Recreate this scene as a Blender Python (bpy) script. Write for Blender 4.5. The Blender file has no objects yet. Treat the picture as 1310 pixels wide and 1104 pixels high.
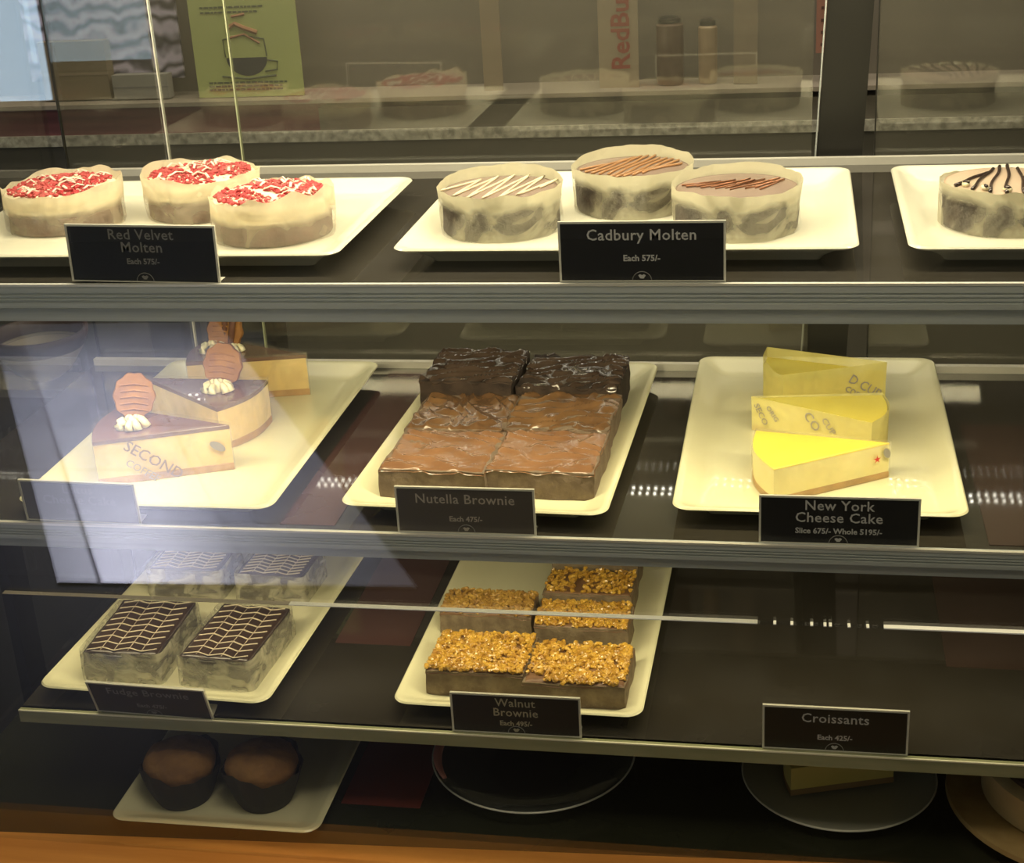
import bpy, bmesh, math, random
from mathutils import Vector, Matrix, noise
random.seed(11)
R = math.radians
S = 0.01                       # everything below is written in centimetres
sc = bpy.context.scene
COL = sc.collection
PI = math.pi

# ------------------------------------------------------------------ camera
cam_d = bpy.data.cameras.new('camera'); cam = bpy.data.objects.new('camera', cam_d); COL.objects.link(cam)
cam_d.sensor_fit = 'HORIZONTAL'; cam_d.sensor_width = 36; cam_d.lens = 1927.0 / 1310 * 36; cam_d.clip_start = .05
r_ = (0.98286388, 0.17605634, -0.05461458); u_ = (-0.01673421, 0.38027969, 0.92472013); f_ = (-0.18357166, 0.90796009, -0.37670934)
cam.matrix_world = Matrix(((r_[0], u_[0], -f_[0], .15872), (r_[1], u_[1], -f_[1], -1.11877), (r_[2], u_[2], -f_[2], .56106), (0, 0, 0, 1)))
sc.camera = cam
# ------------------------------------------------------------------ world, exposure
w = bpy.data.worlds.new('room_ambience'); sc.world = w; w.use_nodes = True
w.node_tree.nodes['Background'].inputs[0].default_value = (.60, .57, .42, 1)
w.node_tree.nodes['Background'].inputs[1].default_value = .16
sc.view_settings.view_transform = 'Standard'; sc.view_settings.look = 'None'
sc.view_settings.exposure = 0; sc.view_settings.gamma = 1; sc.view_settings.use_curve_mapping = False
# ------------------------------------------------------------------ lights
def area(name, loc, sx, sy, power, col, rx=0, spread=180, rz=0):
    d = bpy.data.lights.new(name, 'AREA'); d.shape = 'RECTANGLE'; d.size = sx * S; d.size_y = sy * S; d.energy = power; d.color = col; d.spread = R(spread)
    o = bpy.data.objects.new(name, d); o.location = [c * S for c in loc]; o.rotation_euler = (R(rx), 0, R(rz)); COL.objects.link(o); return o
WARM = (1.0, .86, .52)
WARM1 = (1.0, .88, .62)
area('canopy_led_light', (-8, 10, 47.5), 100, 3, 4.6, WARM1, -4)
area('canopy_rear_led_light', (-8, 36, 47.5), 100, 3, 2.2, WARM1, 6)
area('upper_shelf_led_light', (-8, 4.5, 17.6), 96, 2.5, 2.5, WARM, 33)
area('middle_shelf_led_light', (-8, 3.0, -3.4), 96, 2, 1.3, WARM, 24)
area('back_room_light', (-20, 80, 95), 160, 40, 9, (1.0, .90, .74), 12)
area('shop_ceiling_light', (25, -60, 130), 60, 60, 14, (1.0, .86, .64), -28)
def spot(name, loc, tgt, power, col, size, blend):
    d = bpy.data.lights.new(name, 'SPOT'); d.energy = power; d.color = col; d.spot_size = R(size); d.spot_blend = blend; d.shadow_soft_size = .25
    o = bpy.data.objects.new(name, d); o.location = [c * S for c in loc]
    o.rotation_euler = (Vector(tgt) - Vector(loc)).to_track_quat('-Z', 'Y').to_euler(); COL.objects.link(o)
spot('doorway_daylight', (-250, -420, 60), (-166, -235, -92), 660, (.80, .80, 1.0), 46, 1.0)

# ================================================================== materials
MATS = {}
def mat(name, c, rough=.5, metal=0, c2=None, nscale=None, bump=0, bscale=None, spec=.5, emit=None, estr=0, coat=0, trans=0, sss=0, contrast=(.35, .65), stretch=None, alpha=1):
    if name in MATS: return MATS[name]
    m = bpy.data.materials.new(name); m.use_nodes = True; nt = m.node_tree; b = nt.nodes['Principled BSDF']
    b.inputs['Base Color'].default_value = (*c, 1); b.inputs['Roughness'].default_value = rough; b.inputs['Metallic'].default_value = metal
    b.inputs['Specular IOR Level'].default_value = spec; b.inputs['Coat Weight'].default_value = coat; b.inputs['Transmission Weight'].default_value = trans
    b.inputs['Subsurface Weight'].default_value = sss; b.inputs['Alpha'].default_value = alpha
    if sss: b.inputs['Subsurface Scale'].default_value = .004; b.inputs['Subsurface Radius'].default_value = (1, .6, .3)
    if emit: b.inputs['Emission Color'].default_value = (*emit, 1); b.inputs['Emission Strength'].default_value = estr
    tc = nt.nodes.new('ShaderNodeTexCoord'); src = tc.outputs['Object']
    if stretch:
        mp = nt.nodes.new('ShaderNodeMapping'); mp.inputs['Scale'].default_value = stretch; nt.links.new(src, mp.inputs[0]); src = mp.outputs[0]
    if c2:
        n = nt.nodes.new('ShaderNodeTexNoise'); n.inputs['Scale'].default_value = nscale; n.inputs['Detail'].default_value = 5; nt.links.new(src, n.inputs['Vector'])
        mr = nt.nodes.new('ShaderNodeMapRange'); mr.inputs[1].default_value = contrast[0]; mr.inputs[2].default_value = contrast[1]; nt.links.new(n.outputs[0], mr.inputs[0])
        mx = nt.nodes.new('ShaderNodeMix'); mx.data_type = 'RGBA'; mx.inputs[6].default_value = (*c, 1); mx.inputs[7].default_value = (*c2, 1)
        nt.links.new(mr.outputs[0], mx.inputs[0]); nt.links.new(mx.outputs[2], b.inputs['Base Color'])
    if bump:
        n2 = nt.nodes.new('ShaderNodeTexNoise'); n2.inputs['Scale'].default_value = bscale; n2.inputs['Detail'].default_value = 6; nt.links.new(src, n2.inputs['Vector'])
        bp = nt.nodes.new('ShaderNodeBump'); bp.inputs['Strength'].default_value = bump; bp.inputs['Distance'].default_value = .002
        nt.links.new(n2.outputs[0], bp.inputs['Height']); nt.links.new(bp.outputs[0], b.inputs['Normal'])
    MATS[name] = m; return m

def glass(name, tint=(1, 1, 1), ior=1.5, rough=.0, haze=0, hazecol=(1, 1, 1)):
    """thin sheet glass: see-through plus mirror reflection by Fresnel, optional pale haze mixed in as diffuse colour"""
    m = bpy.data.materials.new(name); m.use_nodes = True; nt = m.node_tree; nt.nodes.remove(nt.nodes['Principled BSDF'])
    out = nt.nodes['Material Output']; tr = nt.nodes.new('ShaderNodeBsdfTransparent'); tr.inputs[0].default_value = (*tint, 1)
    gl = nt.nodes.new('ShaderNodeBsdfGlossy'); gl.inputs['Roughness'].default_value = rough
    fr = nt.nodes.new('ShaderNodeFresnel'); fr.inputs[0].default_value = ior; mx = nt.nodes.new('ShaderNodeMixShader')
    # both faces of a pane refract the same, so use the outside Fresnel on both
    geo = nt.nodes.new('ShaderNodeNewGeometry'); dot = nt.nodes.new('ShaderNodeVectorMath'); dot.operation = 'DOT_PRODUCT'
    nt.links.new(geo.outputs['Normal'], dot.inputs[0]); nt.links.new(geo.outputs['Incoming'], dot.inputs[1])
    ab = nt.nodes.new('ShaderNodeMath'); ab.operation = 'ABSOLUTE'; nt.links.new(dot.outputs['Value'], ab.inputs[0])
    om = nt.nodes.new('ShaderNodeMath'); om.operation = 'SUBTRACT'; om.inputs[0].default_value = 1; nt.links.new(ab.outputs[0], om.inputs[1])
    pw = nt.nodes.new('ShaderNodeMath'); pw.operation = 'POWER'; pw.inputs[1].default_value = 5; nt.links.new(om.outputs[0], pw.inputs[0])
    f0 = ((ior - 1) / (ior + 1)) ** 2
    ma = nt.nodes.new('ShaderNodeMath'); ma.operation = 'MULTIPLY_ADD'; ma.inputs[1].default_value = 1 - f0; ma.inputs[2].default_value = f0; nt.links.new(pw.outputs[0], ma.inputs[0])
    nt.nodes.remove(fr)
    nt.links.new(ma.outputs[0], mx.inputs[0]); nt.links.new(tr.outputs[0], mx.inputs[1]); nt.links.new(gl.outputs[0], mx.inputs[2]); last = mx
    if haze:
        df = nt.nodes.new('ShaderNodeBsdfDiffuse'); df.inputs[0].default_value = (*hazecol, 1); m2 = nt.nodes.new('ShaderNodeMixShader'); m2.inputs[0].default_value = haze
        nt.links.new(last.outputs[0], m2.inputs[1]); nt.links.new(df.outputs[0], m2.inputs[2]); last = m2
    nt.links.new(last.outputs[0], out.inputs[0]); return m

def film(name, col, lo, hi, nscale, gloss=.12, zlo=None, zhi=None, zadd=0, stretch=(1, 1, 1), c=(.35, .65), grough=.15):
    """translucent paper / acetate wrap; opacity varies with creases (noise), and with height between zlo and zhi (cm, local) by zadd"""
    m = bpy.data.materials.new(name); m.use_nodes = True; nt = m.node_tree; nt.nodes.remove(nt.nodes['Principled BSDF']); L = nt.links.new
    out = nt.nodes['Material Output']; tc = nt.nodes.new('ShaderNodeTexCoord'); mp = nt.nodes.new('ShaderNodeMapping'); mp.inputs['Scale'].default_value = stretch; L(tc.outputs['Object'], mp.inputs[0])
    n = nt.nodes.new('ShaderNodeTexNoise'); n.inputs['Scale'].default_value = nscale; n.inputs['Detail'].default_value = 4; n.inputs['Distortion'].default_value = 1.2; L(mp.outputs[0], n.inputs['Vector'])
    mr = nt.nodes.new('ShaderNodeMapRange'); mr.inputs[1].default_value = c[0]; mr.inputs[2].default_value = c[1]; mr.inputs[3].default_value = lo; mr.inputs[4].default_value = hi; L(n.outputs[0], mr.inputs[0])
    fac = mr.outputs[0]
    if zadd:
        sp = nt.nodes.new('ShaderNodeSeparateXYZ'); L(tc.outputs['Object'], sp.inputs[0])
        mz = nt.nodes.new('ShaderNodeMapRange'); mz.inputs[1].default_value = zlo * S; mz.inputs[2].default_value = zhi * S; mz.inputs[3].default_value = 0; mz.inputs[4].default_value = zadd; L(sp.outputs[2], mz.inputs[0])
        ad = nt.nodes.new('ShaderNodeMath'); ad.operation = 'ADD'; ad.use_clamp = True; L(fac, ad.inputs[0]); L(mz.outputs[0], ad.inputs[1]); fac = ad.outputs[0]
    df = nt.nodes.new('ShaderNodeBsdfDiffuse'); df.inputs[0].default_value = (*col, 1); tl = nt.nodes.new('ShaderNodeBsdfTranslucent'); tl.inputs[0].default_value = (*col, 1)
    pm = nt.nodes.new('ShaderNodeMixShader'); pm.inputs[0].default_value = .35; L(df.outputs[0], pm.inputs[1]); L(tl.outputs[0], pm.inputs[2])
    tr = nt.nodes.new('ShaderNodeBsdfTransparent'); m1 = nt.nodes.new('ShaderNodeMixShader'); L(fac, m1.inputs[0]); L(tr.outputs[0], m1.inputs[1]); L(pm.outputs[0], m1.inputs[2])
    gl = nt.nodes.new('ShaderNodeBsdfGlossy'); gl.inputs['Roughness'].default_value = grough
    bp = nt.nodes.new('ShaderNodeBump'); bp.inputs['Strength'].default_value = .5; bp.inputs['Distance'].default_value = .004; L(n.outputs[0], bp.inputs['Height']); L(bp.outputs[0], gl.inputs['Normal']); L(bp.outputs[0], df.inputs['Normal'])
    m2 = nt.nodes.new('ShaderNodeMixShader'); m2.inputs[0].default_value = gloss; L(m1.outputs[0], m2.inputs[1]); L(gl.outputs[0], m2.inputs[2]); L(m2.outputs[0], out.inputs[0])
    return m

M_porc = mat('cream_porcelain', (.78, .745, .50), .22, coat=.3, bump=.05, bscale=30)
M_porc1 = mat('white_porcelain', (.84, .81, .64), .22, coat=.3, bump=.05, bscale=30)
M_shelf = mat('dark_gloss_shelf', (.030, .026, .019), .045, c2=(.042, .038, .032), nscale=9, spec=.7)
M_red = mat('maroon_gloss', (.085, .045, .040), .06, c2=(.07, .036, .032), nscale=8)
M_brn = mat('brown_gloss', (.060, .040, .033), .06, c2=(.05, .034, .028), nscale=8)
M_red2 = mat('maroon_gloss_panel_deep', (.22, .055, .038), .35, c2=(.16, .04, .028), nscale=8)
M_alu = mat('brushed_aluminium', (.55, .58, .56), .45, .25, c2=(.49, .52, .50), nscale=14, stretch=(.3, 6, 40))
M_alu_l = mat('bright_aluminium_lip', (.80, .77, .68), .35, .35)
M_edge = mat('greenish_glass_edge', (.34, .34, .20), .25, c2=(.26, .27, .15), nscale=12, stretch=(1, 1, 8))
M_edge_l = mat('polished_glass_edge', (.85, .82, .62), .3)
M_card = mat('black_card', (.010, .010, .010), .45)
M_card_b = mat('brown_card', (.075, .062, .046), .5)
M_card_g = mat('glare_grey_card', (.16, .16, .18), .5)  # grey veil of reflected daylight put into the card colour
M_card_d = mat('dark_olive_card', (.020, .016, .008), .5)
M_hold = mat('acrylic_edge', (.62, .60, .50), .3, spec=.6)
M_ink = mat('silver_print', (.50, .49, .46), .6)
M_ink_d = mat('dull_print', (.22, .21, .19), .6)
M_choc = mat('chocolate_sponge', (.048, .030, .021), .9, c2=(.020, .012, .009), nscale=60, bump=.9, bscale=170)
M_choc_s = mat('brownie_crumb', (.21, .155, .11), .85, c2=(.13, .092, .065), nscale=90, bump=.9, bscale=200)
M_choc_w = mat('walnut_brownie_crumb', (.22, .165, .10), .85, c2=(.13, .092, .055), nscale=90, bump=.8, bscale=200)
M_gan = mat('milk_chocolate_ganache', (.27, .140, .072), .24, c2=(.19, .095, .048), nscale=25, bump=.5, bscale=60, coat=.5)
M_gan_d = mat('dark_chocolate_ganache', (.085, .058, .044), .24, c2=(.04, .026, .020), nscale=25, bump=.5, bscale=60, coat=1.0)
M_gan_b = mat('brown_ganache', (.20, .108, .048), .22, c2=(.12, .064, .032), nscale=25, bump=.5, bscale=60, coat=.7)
M_rvsp = mat('red_velvet_sponge', (.17, .095, .075), .9, c2=(.11, .055, .045), nscale=50, bump=.8, bscale=150)
M_cream = mat('whipped_cream_layer', (.86, .78, .58), .5, c2=(.80, .70, .50), nscale=20, bump=.3, bscale=40, sss=.1)
M_cream_w = mat('piped_cream', (.90, .84, .58), .4, sss=.1)
M_rcrumb = mat('red_crumbs', (.44, .022, .030), .6, c2=(.50, .10, .09), nscale=45)
M_wcurl = mat('white_chocolate_curls', (.86, .70, .58), .5)
M_ctop = mat('mocha_cake_top', (.25, .18, .135), .4, c2=(.19, .13, .10), nscale=20)
M_ctop_l = mat('pale_mocha_cake_top', (.50, .38, .27), .5, c2=(.46, .34, .24), nscale=20)
M_driz = mat('caramel_drizzle', (.40, .20, .08), .3, coat=.3)
M_driz_w = mat('cream_drizzle', (.78, .66, .46), .4)
M_driz_d = mat('dark_chocolate_drizzle', (.035, .018, .013), .25, coat=.4)
M_glaze = mat('caramel_brown_glaze', (.17, .085, .062), .22, c2=(.14, .066, .048), nscale=18, coat=.4)
M_chz = mat('baked_cheesecake', (.82, .66, .33), .6, c2=(.74, .54, .22), nscale=22, bump=.15, bscale=60, sss=.08)
M_crust = mat('biscuit_crumb_base', (.52, .30, .11), .85, c2=(.36, .19, .06), nscale=70, bump=.8, bscale=160)
M_bisc = mat('caramel_biscuit', (.37, .175, .045), .7, c2=(.24, .10, .025), nscale=60, bump=.5, bscale=120)
M_nytop = mat('yellow_cheesecake_top', (.90, .72, .10), .45, c2=(.86, .64, .07), nscale=12, sss=.08)
M_nytop_o = mat('olive_yellow_cheesecake_top', (.84, .72, .13), .5, c2=(.76, .62, .09), nscale=16)
M_nybody = mat('pale_cheesecake_body', (.84, .76, .40), .55, c2=(.80, .70, .32), nscale=15, sss=.08)
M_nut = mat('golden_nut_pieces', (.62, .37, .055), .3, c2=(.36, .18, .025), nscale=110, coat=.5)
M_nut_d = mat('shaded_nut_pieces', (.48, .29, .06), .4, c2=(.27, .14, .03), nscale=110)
M_icing = mat('feathered_icing', (.50, .42, .30), .45)
M_ftop = mat('dark_chocolate_icing', (.045, .026, .018), .3, c2=(.03, .018, .013), nscale=20, coat=.3)
M_muf = mat('muffin_crumb', (.34, .18, .06), .85, c2=(.20, .10, .035), nscale=40, bump=.9, bscale=120)
M_mufw = mat('dark_tulip_paper', (.030, .026, .018), .7)
M_wood = mat('honey_varnished_wood', (.62, .27, .065), .28, c2=(.44, .17, .035), nscale=7, stretch=(.6, 6, 6), coat=.4, bump=.1, bscale=20)
M_black = mat('black_plastic', (.012, .012, .013), .35)
M_frame = mat('dark_door_frame', (.020, .019, .015), .35)
M_wall = mat('taupe_plaster', (.21, .185, .145), .8, c2=(.17, .15, .12), nscale=3)
M_floor = mat('dark_brown_floor', (.018, .013, .009), .6, c2=(.012, .009, .006), nscale=2, spec=.05)
M_tile = mat('pale_floor_tile', (.62, .63, .68), .36, c2=(.50, .51, .57), nscale=5, spec=.42)
M_tile_d = mat('grey_border_tile', (.30, .30, .34), .4, c2=(.26, .26, .30), nscale=5, spec=.34)
M_led = mat('led_diode', (1, 1, 1), .5, emit=(1, .96, .82), estr=22)
M_strip = mat('led_board', (.55, .52, .42), .5)
M_front = glass('front_sheet_glass', (.985, .99, .98), 1.95)
M_back = glass('rear_sheet_glass', (.92, .92, .88), 1.72, .008, .05, (.42, .40, .33))  # diffuse share paints a pale haze over the view of the back room
M_dish = glass('clear_dish_glass', (.90, .93, .90), 1.5, .03, .05, (.7, .75, .7))
M_plateg = glass('frosted_plate_glass', (.80, .82, .78), 1.5, .12, .45, (.72, .72, .60))
M_wrapc = film('parchment_wrap', (.74, .69, .50), .02, .74, 17, .07, 2.4, 3.3, .9, stretch=(1, 1, 1.2), c=(.42, .62))
M_wraprv = film('parchment_wrap_pale', (.88, .80, .60), .10, .42, 26, .05, 1.7, 2.7, .7)
M_acet = film('clear_acetate_wrap', (.80, .74, .58), .04, .20, 40, .05, grough=.08)
M_wrapny = film('yellowed_paper_wrap', (.88, .82, .38), .55, .72, 16, .05)
M_wrapny2 = film('yellowed_paper_wrap_thick', (.86, .78, .28), .62, .82, 16, .06)
M_wrapf = film('cloudy_cling_wrap', (.66, .62, .46), .10, .80, 45, .14, stretch=(1, 1, 1.6), grough=.25)

# ================================================================== helpers
def link(o, parent=None):
    COL.objects.link(o)
    if parent: o.parent = parent
    return o
def mesh_obj(name, verts, faces, m, parent=None, smooth=False, loc=(0, 0, 0), rz=0, auto=None):
    me = bpy.data.meshes.new(name); me.from_pydata([(a * S, b * S, c * S) for a, b, c in verts], [], faces); me.materials.append(m)
    bm = bmesh.new(); bm.from_mesh(me); bmesh.ops.recalc_face_normals(bm, faces=bm.faces); bm.to_mesh(me); bm.free()
    if smooth:
        for p in me.polygons: p.use_smooth = True
    if auto:
        me.set_sharp_from_angle(angle=R(auto))
    o = bpy.data.objects.new(name, me); o.location = [c * S for c in loc]; o.rotation_euler = (0, 0, R(rz)); return link(o, parent)
def thing(name, label, cat, loc=(0, 0, 0), rz=0, group=None):
    o = bpy.data.objects.new(name, None); o.empty_display_size = .02; o.location = [c * S for c in loc]; o.rotation_euler = (0, 0, R(rz)); COL.objects.link(o)
    return tag(o, label, cat, group)
def tag(o, label, cat, group=None):
    o['label'] = label; o['category'] = cat
    if group: o['group'] = group
    return o
def struct(o): o['kind'] = 'structure'; return o
class G:
    """collects geometry"""
    def __init__(s): s.v = []; s.f = []
    def add(s, v, f): k = len(s.v); s.v += [tuple(p) for p in v]; s.f += [tuple(i + k for i in q) for q in f]; return s
    def box(s, x0, x1, y0, y1, z0, z1):
        return s.add([(x0, y0, z0), (x1, y0, z0), (x1, y1, z0), (x0, y1, z0), (x0, y0, z1), (x1, y0, z1), (x1, y1, z1), (x0, y1, z1)],
                     [(0, 3, 2, 1), (4, 5, 6, 7), (0, 1, 5, 4), (1, 2, 6, 5), (2, 3, 7, 6), (3, 0, 4, 7)])
    def prism_x(s, prof, x0, x1):      # profile in (y,z)
        n = len(prof); v = [(x0, y, z) for y, z in prof] + [(x1, y, z) for y, z in prof]
        return s.add(v, [(i, (i + 1) % n, n + (i + 1) % n, n + i) for i in range(n)] + [tuple(range(n))[::-1], tuple(range(n, 2 * n))])
    def loft(s, rings, cap0=True, cap1=True, closed=True):
        n = len(rings[0]); v = [p for r in rings for p in r]; f = []
        for k in range(len(rings) - 1):
            for i in range(n if closed else n - 1):
                j = (i + 1) % n; f.append((k * n + i, k * n + j, (k + 1) * n + j, (k + 1) * n + i))
        if cap0: f.append(tuple(range(n))[::-1])
        if cap1: f.append(tuple((len(rings) - 1) * n + i for i in range(n)))
        return s.add(v, f)
    def tube(s, path, r, n=6, flat=1.0, taper=None):
        rings = []
        for i, p in enumerate(path):
            p = Vector(p); a = Vector(path[max(i - 1, 0)]); b = Vector(path[min(i + 1, len(path) - 1)]); t = (b - a).normalized()
            up = Vector((0, 0, 1)) if abs(t.z) < .9 else Vector((1, 0, 0)); sd = t.cross(up).normalized(); up = sd.cross(t)
            rr = r if taper is None else r * taper(i / (len(path) - 1))
            rings.append([tuple(p + sd * rr * math.cos(2 * PI * k / n) + up * rr * flat * math.sin(2 * PI * k / n)) for k in range(n)])
        return s.loft(rings)
    def lump(s, c, r, sq=(1, 1, 1), jit=.25, rnd=random):
        t = (1 + 5 ** .5) / 2; V = [(-1, t, 0), (1, t, 0), (-1, -t, 0), (1, -t, 0), (0, -1, t), (0, 1, t), (0, -1, -t), (0, 1, -t), (t, 0, -1), (t, 0, 1), (-t, 0, -1), (-t, 0, 1)]
        F = [(0, 11, 5), (0, 5, 1), (0, 1, 7), (0, 7, 10), (0, 10, 11), (1, 5, 9), (5, 11, 4), (11, 10, 2), (10, 7, 6), (7, 1, 8), (3, 9, 4), (3, 4, 2), (3, 2, 6), (3, 6, 8), (3, 8, 9), (4, 9, 5), (2, 4, 11), (6, 2, 10), (8, 6, 7), (9, 8, 1)]
        q = Matrix.Rotation(rnd.uniform(0, 6.28), 3, 'Z') @ Matrix.Rotation(rnd.uniform(-.5, .5), 3, 'X')
        vs = []
        for p in V:
            v = Vector(p).normalized() * r * (1 + rnd.uniform(-jit, jit)); v = Vector((v.x * sq[0], v.y * sq[1], v.z * sq[2])); vs.append(tuple(q @ v + Vector(c)))
        return s.add(vs, F)
    def make(s, name, m, parent=None, smooth=False, loc=(0, 0, 0), rz=0, auto=None): return mesh_obj(name, s.v, s.f, m, parent, smooth, loc, rz, auto)

def rrect(w, d, r, z, n=5, cx=0, cy=0):
    pts = []
    for sx, sy, a0 in ((1, 1, 0), (-1, 1, 90), (-1, -1, 180), (1, -1, 270)):
        for k in range(n + 1):
            a = R(a0 + 90 * k / n); pts.append((cx + sx * (w / 2 - r) + r * math.cos(a), cy + sy * (d / 2 - r) + r * math.sin(a), z))
    return pts
def circ(r, z, n=48, cx=0, cy=0): return [(cx + r * math.cos(2 * PI * k / n), cy + r * math.sin(2 * PI * k / n), z) for k in range(n)]
def text(body, size, m, parent, loc, rx=90, ry=0, rz=0, bold=.0, ext=.0, name='lettering', space=1.0):
    cu = bpy.data.curves.new('t', 'FONT'); cu.body = body; cu.size = size * S; cu.align_x = 'CENTER'; cu.align_y = 'CENTER'; cu.offset = bold * S; cu.extrude = ext * S; cu.resolution_u = 2; cu.space_character = space
    o = bpy.data.objects.new('t', cu); COL.objects.link(o); dg = bpy.context.evaluated_depsgraph_get(); me = bpy.data.meshes.new_from_object(o.evaluated_get(dg))
    bpy.data.objects.remove(o); me.materials.clear(); me.materials.append(m)
    q = bpy.data.objects.new(name, me); q.location = [c * S for c in loc]; q.rotation_euler = (R(rx), R(ry), R(rz)); return link(q, parent)
def lerp(a, b, t): return a + (b - a) * t

# ================================================================== display case
Z1, Z3, Z4, YB = 22.1, -17.87, -28.42, 42.8
# shelves ---------------------------------------------------------------
def shelf(label, rear, z, y0, x0, x1, thick, prof, patches, edge=False):
    t = thing('display_shelf', label, 'shelf', (0, 0, z))
    G().box(x0, x1, y0 + .5, 41.2, -thick, 0).make('shelf_board', M_shelf, t)
    if edge:
        G().prism_x(prof, x0, x1).make('glass_edge', M_edge, t); G().box(x0, x1, y0 - .02, y0 + .12, -.10, .03).make('polished_lip', M_edge_l, t)
    else:
        G().prism_x(prof, x0, x1).make('front_rail', M_alu, t)
        G().box(x0, x1, y0 - .05, y0 + .25, -.16, .04).make('rail_lip', M_alu_l, t)
    rr = G().box(x0, x1, 41.22, 42.0, -.8, .75).make('rear_rail', M_alu_l, None, loc=(0, 0, z)); tag(rr, rear, 'rail')
    for (a, b, c, d, m) in patches: G().box(a, b, c, d, .0, .06).make('reddish_patch', m, t)  # thin boxes give parts of the shelf a redder and browner tone
    return t
def rail_prof(y0, h):
    p = [(y0 + .5, 0), (y0, 0), (y0, -.22 * h)]
    z = -.22 * h
    for k in range(3):
        p += [(y0 + .14, z - .01), (y0 + .14, z - .05 * h), (y0, z - .06 * h), (y0, z - .10 * h)]; z -= .10 * h
    p += [(y0, -.62 * h), (y0 + .3, -.66 * h), (y0 + .35, -h), (y0 + .9, -h), (y0 + .9, -.3)]
    return p
shelf('dark glossy top shelf behind the widest grooved aluminium rail', 'bright strip along the rear of the top shelf', Z1, .36, -64, 50, .8, rail_prof(.36, 3.3), [])
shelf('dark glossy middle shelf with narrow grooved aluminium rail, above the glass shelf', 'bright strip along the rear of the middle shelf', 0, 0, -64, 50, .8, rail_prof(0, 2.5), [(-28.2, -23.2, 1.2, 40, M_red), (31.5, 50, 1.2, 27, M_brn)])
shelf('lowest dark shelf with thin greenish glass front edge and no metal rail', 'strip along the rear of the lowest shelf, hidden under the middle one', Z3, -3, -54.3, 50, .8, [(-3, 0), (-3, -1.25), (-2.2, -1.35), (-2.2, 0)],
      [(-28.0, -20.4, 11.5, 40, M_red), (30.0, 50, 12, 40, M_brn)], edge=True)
deck = thing('display_deck', 'dark bottom deck of the cake case under the glass shelf', 'shelf', (0, 0, Z4))
G().add([(-64, -8.0, -2.5), (50, -2.45, -2.5), (50, 42, -2.5), (-64, 42, -2.5), (-64, -8.0, 0), (50, -2.45, 0), (50, 42, 0), (-64, 42, 0)], [(0, 3, 2, 1), (4, 5, 6, 7), (0, 1, 5, 4), (1, 2, 6, 5), (2, 3, 7, 6), (3, 0, 4, 7)]).make('deck_board', mat('dark_green_black_deck', (.030, .034, .020), .25, c2=(.02, .022, .012), nscale=6), deck)
G().box(-25.2, -17.6, .2, 14, 0, .05).make('reddish_patch', M_red2, deck)
# led strips -------------------------------------------------------------
def led(label, y, z, x0, x1, face=-1):
    t = thing('led_strip', label, 'light', (0, y, z))
    cb = G().box(x0, x1, -1.0, 1.0, 0, .25).make('circuit_board', M_strip, t)
    g = G(); x = x0 + .4
    while x < x1:
        for dy in (-.7, .7): g.box(x - .13, x + .13, dy - .13, dy + .13, -.08, 0)
        x += .82
    o = g.make('diodes', M_led, cb); o['kind'] = 'stuff'
led('row of white diodes under the rear of the top shelf', 39.6, 13.6, -56, 46)
led('row of white diodes under the canopy above the top shelf', 30.0, 49.2, -56, 46)
t = thing('led_bracket', 'slim aluminium bracket carrying the diodes behind the top shelf', 'bracket', (0, 40.65, 13.6))
G().box(-60, 46, 0, .5, 0, 7.5).make('bracket_plate', M_alu, t)
# front glass, ends, canopy ------------------------------------------------
t = thing('front_glass', 'large clear front pane of the cake display case', 'glass pane', (0, -8, 0))
G().box(-63, 50, -.5, 0, -2.45, 50).make('upper_pane', M_front, t)
G().box(-63, 50, -.5, 0, -28.1, -2.55).make('lower_pane', M_front, t)
refl_line = mat('painted_led_reflection', (.95, .94, .86), .25, emit=None)  # bright, dull and dotted strips painted as an LED line reflected in the glass
G().box(-24.5, 13.4, -.52, .02, -2.53, -2.45).make('reflection_strip', refl_line, t)
G().box(22.9, 50, -.52, .02, -2.54, -2.44).make('reflection_strip', refl_line, t)
G().box(-50, -24.5, -.52, .02, -2.52, -2.47).make('reflection_strip', mat('painted_led_reflection_dull', (.25, .22, .17), .3), t)
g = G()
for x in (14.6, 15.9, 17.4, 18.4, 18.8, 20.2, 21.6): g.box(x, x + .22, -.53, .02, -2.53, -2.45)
o = g.make('reflection_dots', refl_line, t); o['kind'] = 'stuff'
t = thing('case_canopy', 'canopy closing the top of the cake display case', 'panel', (0, 0, 50))
G().box(-64, 50, -8.5, 44, 0, 1).make('canopy_panel', M_frame, t)
t = thing('end_glass', 'clear glass end pane at the left of the case', 'glass pane', (-65, 0, 0))
G().box(-.6, 0, -8, 42, -28.4, 50).make('end_pane', M_front, t)
# back doors ---------------------------------------------------------------
def door_pane(x0, x1, y, label, bright):
    t = thing('sliding_glass_door', label, 'glass door', (x0, y, -28.4))
    G().box(0, x1 - x0, 0, .4, 0, 78.4).make('glass_pane', M_back, t)
    G().box(-.14, 0.0, -.05, .45, 0, 78.4).make('polished_edge', bright, t)
door_pane(-64, -52.3, 42.9, 'leftmost rear glass sliding door of the case', M_frame)
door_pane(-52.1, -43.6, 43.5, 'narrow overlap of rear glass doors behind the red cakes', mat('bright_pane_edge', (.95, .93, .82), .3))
door_pane(-43.4, 17.2, 42.9, 'wide rear glass sliding door behind the brown cakes', mat('green_pane_edge', (.55, .58, .36), .3))
door_pane(23.5, 50, 42.9, 'rightmost rear glass sliding door beyond the dark post', M_frame)
t = thing('door_post', 'dark upright post at the rear of the case, right of centre', 'post', (16.9, 43.9, 0))
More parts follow.
